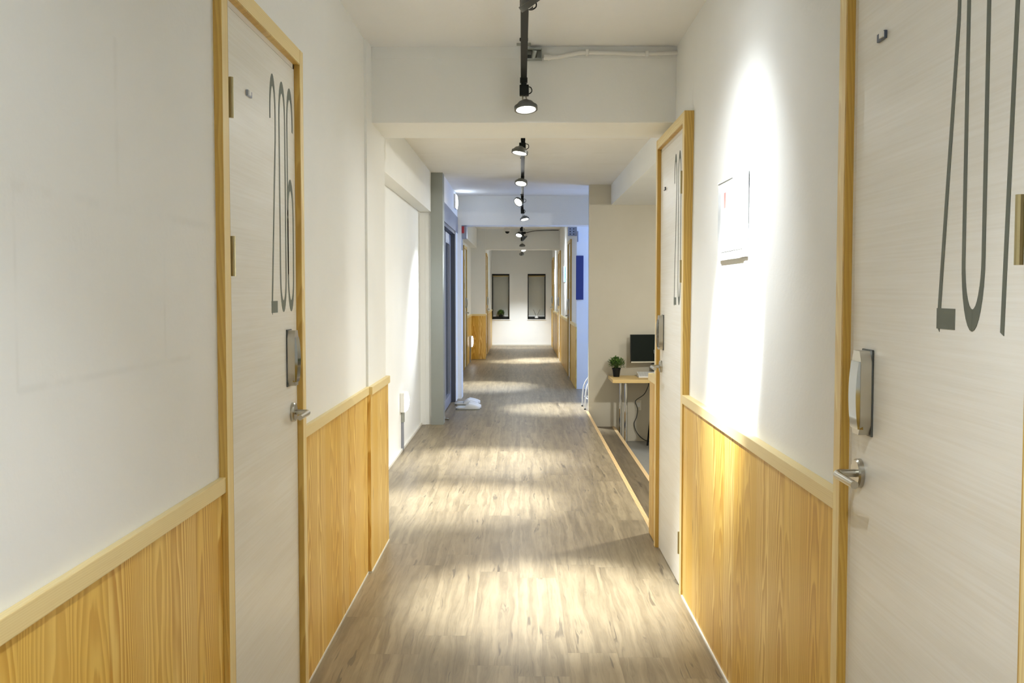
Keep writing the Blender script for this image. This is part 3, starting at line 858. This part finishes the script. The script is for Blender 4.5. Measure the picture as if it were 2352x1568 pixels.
def plant(loc, pot_h, r_top, r_bot, crown, n, label, leafsize, seed):
    random.seed(seed)
    x, y, z = loc
    r = thing('potted_plant', loc, label, 'plant', 'small green potted plants')
    f = MB(); f.lathe([(0, 0), (r_bot, 0), (r_bot+(r_top-r_bot)*.85, pot_h*.82), (r_top*1.05, pot_h*.84), (r_top*1.07, pot_h), (r_top*.93, pot_h), (r_top*.9, pot_h*.88), (0, pot_h*.88)], 24, Matrix.Translation(loc))
    obj('pot', f, BLACK, r, 35)
    g = MB(); cz = z+pot_h+crown*.55
    for i in range(26):
        t = random.uniform(0, 2*PI); e = random.uniform(.15, 1.); p = random.uniform(.2, 1)
        end = Vector((x+math.cos(t)*crown*.8*p, y+math.sin(t)*crown*.8*p, z+pot_h+crown*1.15*e))
        g.tube([(x+math.cos(t)*r_top*.3, y+math.sin(t)*r_top*.3, z+pot_h*.86), (x+math.cos(t)*crown*.35*p, y+math.sin(t)*crown*.35*p, z+pot_h+crown*.5*e), end], .0016, 5, 3)
    obj('stem', g, flat('plant_stem_green_%d' % seed, (60, 88, 40), .6), r, True)
    g = MB()
    for i in range(n):
        t = random.uniform(0, 2*PI); ph = math.acos(random.uniform(-.75, 1.)); q = crown*random.uniform(.45, 1.02)
        c = Vector((x+q*math.sin(ph)*math.cos(t), y+q*math.sin(ph)*math.sin(t), cz+q*.78*math.cos(ph)))
        out = (c-Vector((x, y, cz-.03))).normalized()
        out = (out+Vector((random.uniform(-.6, .6), random.uniform(-.6, .6), random.uniform(-.3, .7)))).normalized()
        side = out.cross(Vector((0, 0, 1)));  side = side.normalized() if side.length > .01 else Vector((1, 0, 0))
        up = side.cross(out).normalized(); L_ = leafsize*random.uniform(.7, 1.3)
        P = [c, c+out*L_*.35+side*L_*.28+up*L_*.04, c+out*L_*.75+side*L_*.22, c+out*L_-up*L_*.12, c+out*L_*.75-side*L_*.22, c+out*L_*.35-side*L_*.28+up*L_*.04]
        P2 = c+out*L_*.5-up*L_*.05
        vs = [g.bm.verts.new(p) for p in P]; m = g.bm.verts.new(P2)
        for k in range(6): g.bm.faces.new((vs[k], vs[(k+1) % 6], m))
    lm = Mat('plant_leaf_green_%d' % seed, .45)
    nn = lm.noise(lm.vec(lm.x, lm.y, lm.z), 60., 2.)
    lm.color(lm.mix(lm.step(nn, .35, .68), lin((52, 86, 38)), lin((122, 156, 78))))
    obj('foliage', g, lm.mat, r)
plant((1.052, 11.42, DT), .098, .046, .034, .082, 330, 'bushy green plant in a black pot on the desk', .030, 3)
plant((-.505, 25.752, .676), .085, .050, .040, .080, 260, 'green plant in a dark pot on the end window sill', .036, 5)

r = thing('reed_diffuser', (.385, 25.775, .676), 'white reed diffuser with two thin sticks on the end window sill', 'diffuser')
f = MB(); f.lathe([(0, 0), (.044, 0), (.046, .03), (.034, .05), (.02, .056), (.02, .068), (.014, .068), (.014, .05), (0, .05)], 22, Matrix.Translation((.385, 25.775, .676))); obj('bottle', f, WHITE, r, 35)
for sx in (-1, 1):
    f = MB(); f.rod((.385, 25.775, .715), (.385+sx*.082, 25.76, .89), .0035, 6); obj('reed', f, DARK, r)

r = thing('power_outlet', (1.32, 11.592, .07), 'white wall outlet plate below the desk', 'outlet')
f = MB(); f.box(1.283, 1.352, 11.588, 11.60, .012, .132, .003); obj('plate', f, flat('cream_plastic', (222, 216, 200), .4), r)
f = MB(); f.box(1.300, 1.335, 11.585, 11.589, .05, .10, .002); obj('socket', f, WHITE, r)
r = obj('power_cable', MB().tube([(1.43, 11.585, .385), (1.425, 11.57, .30), (1.38, 11.565, .20), (1.30, 11.568, .14), (1.28, 11.57, .105), (1.305, 11.572, .03), (1.295, 11.573, -.06), (1.268, 11.574, -.13), (1.285, 11.57, -.21), (1.34, 11.56, -.285), (1.42, 11.55, -.328), (1.56, 11.5, -.328)], .0048, 8, 6), DARK, None, True)
tag(r, 'dark power cable hanging under the desk past the outlet', 'cable')

ch = thing('chair', (1.64, 11.12, AZ), 'black metal framed chair at the desk, mostly hidden by the door wall', 'chair')
cx0, cx1, cy0, cy1 = 1.395, 1.83, 10.72, 11.16
for x, y, tx in ((cx0-.015, cy1+.10, cx0+.03), (cx1+.02, cy1+.10, cx1-.03)):
    f = MB(); f.tube([(x, y, AZ), (x+(tx-x)*.55, y-.02, AZ+.26), (tx-.002, y-.05, AZ+.42), (tx+.0, y-.10, AZ+.435)], .0115, 10, 5); obj('leg', f, BLACK, ch, True)
for x, tx in ((cx0+.02, cx0+.05), (cx1-.02, cx1-.05)):
    f = MB(); f.tube([(x, cy0-.06, AZ), (tx, cy0+.02, AZ+.43)], .0115, 10, 1); obj('leg', f, BLACK, ch, True)
f = MB(); f.box(cx0+.02, cx1-.02, cy0, cy1+.02, AZ+.425, AZ+.465, .012); obj('seat', f, BLACK, ch)
f = MB(); f.box(cx0+.04, cx1-.04, cy0-.03, cy0-.005, AZ+.60, AZ+.86, .01); obj('backrest', f, BLACK, ch)
for x in (cx0+.06, cx1-.06):
    f = MB(); f.tube([(x, cy0+.02, AZ+.44), (x, cy0-.018, AZ+.62)], .010, 8, 1); obj('back_post', f, BLACK, ch, True)

# ------------------------------------------------------------------ white wire stool behind the beige wall end
so = thing('stool', (.99, 11.93, 0), 'white wire framed stool peeking out behind the beige wall end', 'stool')
top = .62
legs = [(.728, 11.76), (.717, 12.10), (1.27, 11.76), (1.27, 12.10)]
cx, cy = .995, 11.93
WM = flat('white_coated_wire', (236, 238, 240), .35, var=.02)
for x, y in legs:
    f = MB()
    P = lambda k, z: (x+(cx-x)*k, y+(cy-y)*k, z)
    f.tube([(x, y, .012), P(.06, .24), P(.36, .40), P(.52, .52), P(.56, top)], .0085, 8, 5)
    lg = obj('leg', f, WM, so, True)
    f = MB(); f.rod((x, y, 0), (x, y, .013), .011, 10); obj('rubber_foot', f, BLACK, lg)
f = MB(); q = [(legs[i][0]*.9+cx*.1, legs[i][1]*.9+cy*.1, .12) for i in (0, 1, 3, 2)]
for a, b in zip(q, q[1:]+q[:1]): f.rod(a, b, .006, 8)
obj('stretcher', f, WM, so, 40)
f = MB(); f.lathe([(0, 0), (.150, 0), (.162, .010), (.156, .024), (0, .026)], 32, Matrix.Translation((cx, cy, top))); obj('seat', f, WM, so, 40)

# ------------------------------------------------------------------ slippers
SLIP = flat('white_slipper_fabric', (226, 230, 234), .75, var=.05)
SOLE = flat('grey_green_slipper_sole', (150, 154, 146), .7)
def slipper_shape():
    def outline(t, w):                       # t 0 heel .. 1 toe, along +X
        return .5*w*(.80+.20*math.sin(PI*(t*1.15-.1)))*(1-max(0, (t-.80)/.20)**2.4*.62)*(1-max(0, (.14-t)/.14)**2*.55)
    N = 18; Lh = .275
    so_, lo_ = [], []
    for k in range(N+1):
        t = k/N; w = outline(t, .102); so_.append((t*Lh, w))
    sole = MB()
    pts = [(x, w) for x, w in so_]+[(x, -w) for x, w in reversed(so_)]
    sole.prism([(x, y, 0) for x, y in pts], (0, 0, .012))
    foot = MB()
    foot.prism([(x, y*.97, .012) for x, y in pts], (0, 0, .014))
    up = MB(); rings = []
    for k in range(12):
        t = .38+.62*k/11; w = outline(t, .110)
        q = (t-.38)/.62; h = .026+.042*min(1, q/.28+.05)**.8*(1-max(0, (q-.28)/.72))**.6
        if k == 11: h = .030
        ring = []
        for i in range(15):
            a = PI*i/14
            ring.append((t*Lh, w*math.cos(a), .012+h*math.sin(a)**.8))
        rings.append(ring)
    inner = [[(x, y*.90, .012+(z-.012)*.90) for x, y, z in r] for r in rings[:-1]]
    vo = [[up.bm.verts.new(p) for p in r] for r in rings]; vi = [[up.bm.verts.new(p) for p in r] for r in inner]
    for A, B in zip(vo, vo[1:]):
        for i in range(14): up.bm.faces.new((A[i], A[i+1], B[i+1], B[i]))
    for A, B in zip(vi, vi[1:]):
        for i in range(14): up.bm.faces.new((A[i+1], A[i], B[i], B[i+1]))
    for i in range(14): up.bm.faces.new((vo[0][i+1], vo[0][i], vi[0][i], vi[0][i+1]))
    up.bm.faces.new(vo[-1])
    return sole, foot, up
sp = [(-.745, 11.76, .02, 'white slipper closest to the viewer, beside the glass sliding door'),
      (-.735, 11.885, .0, 'white slipper just behind the closest slipper'),
      (-.785, 12.22, .10, 'white slipper of the rear pair, on its near side'),
      (-.765, 12.36, -.02, 'white slipper farthest back beside the glass door')]
proto = thing('slipper', (0, 0, 0), sp[0][3], 'slipper', 'white slippers by the glass door')
a_, b_, c_ = slipper_shape()
kids = [obj('sole', a_, SOLE, proto), obj('insole', b_, SLIP, proto), obj('upper', c_, SLIP, proto, True)]
for i, (x, y, rz, lb) in enumerate(sp):
    o = proto
    if i:
        o = proto.copy(); COL.objects.link(o)
        for k in kids:
            cc = k.copy(); COL.objects.link(cc); cc.parent = o
    o.location = (x, y, 0); o.rotation_euler.z = rz; o['label'] = lb

# ------------------------------------------------------------------ lights of the side spaces
def area(name, loc, to, energy, color, sx, sy=None):
    L = bpy.data.lights.new(name, 'AREA'); L.energy = energy; L.color = color
    L.size = sx
    if sy: L.shape = 'RECTANGLE'; L.size_y = sy
    o = bpy.data.objects.new(name, L); COL.objects.link(o)
    o.location = loc; o.rotation_euler = (-(Vector(to)-Vector(loc))).to_track_quat('Z', 'Y').to_euler()
    return o
area('passage_daylight', (3.18, 13.38, 1.35), (0, 13.3, 1.2), 60, (.34, .52, 1.), 1.1, 1.5)
area('alcove_ceiling_lamp', (2.05, 6.90, 2.29), (1.7, 7.4, 0), 105, (.98, .97, .92), .16)
area('alcove_ceiling_lamp', (2.3, 9.8, 2.29), (2.1, 10.0, 0), 18, (1., .96, .88), .4)
area('entry_daylight', (-2.15, 11.7, 1.3), (-.9, 11.7, 1.2), 22, (.55, .68, 1.), 1.6, 1.6)

w = bpy.data.worlds.new('World'); SC.world = w; w.use_nodes = True
w.node_tree.nodes['Background'].inputs[0].default_value = (.8, .85, 1., 1)
w.node_tree.nodes['Background'].inputs[1].default_value = .05

# ------------------------------------------------------------------ camera
cd = bpy.data.cameras.new('Camera'); cd.sensor_width = 36.; cd.lens = 36.*2380./2352.; cd.clip_start = .05; cd.clip_end = 100
co = bpy.data.objects.new('Camera', cd); COL.objects.link(co)
p = math.atan((784-668)/2380.); yw = math.atan((1197-1176)/2380.)
co.location = (0, 0, 1.35); co.rotation_euler = (PI/2-p, 0, yw)
SC.camera = co
SC.view_settings.view_transform = 'Standard'; SC.view_settings.look = 'None'
SC.view_settings.gamma = 1.; SC.view_settings.use_curve_mapping = False
SC.view_settings.exposure = .28
SC.cycles.use_adaptive_sampling = True
SC.cycles.adaptive_threshold = .05
SC.cycles.max_bounces = 8; SC.cycles.diffuse_bounces = 5; SC.cycles.glossy_bounces = 3; SC.cycles.transmission_bounces = 6
SC.cycles.caustics_reflective = False; SC.cycles.caustics_refractive = False
SC.cycles.sample_clamp_indirect = 6.
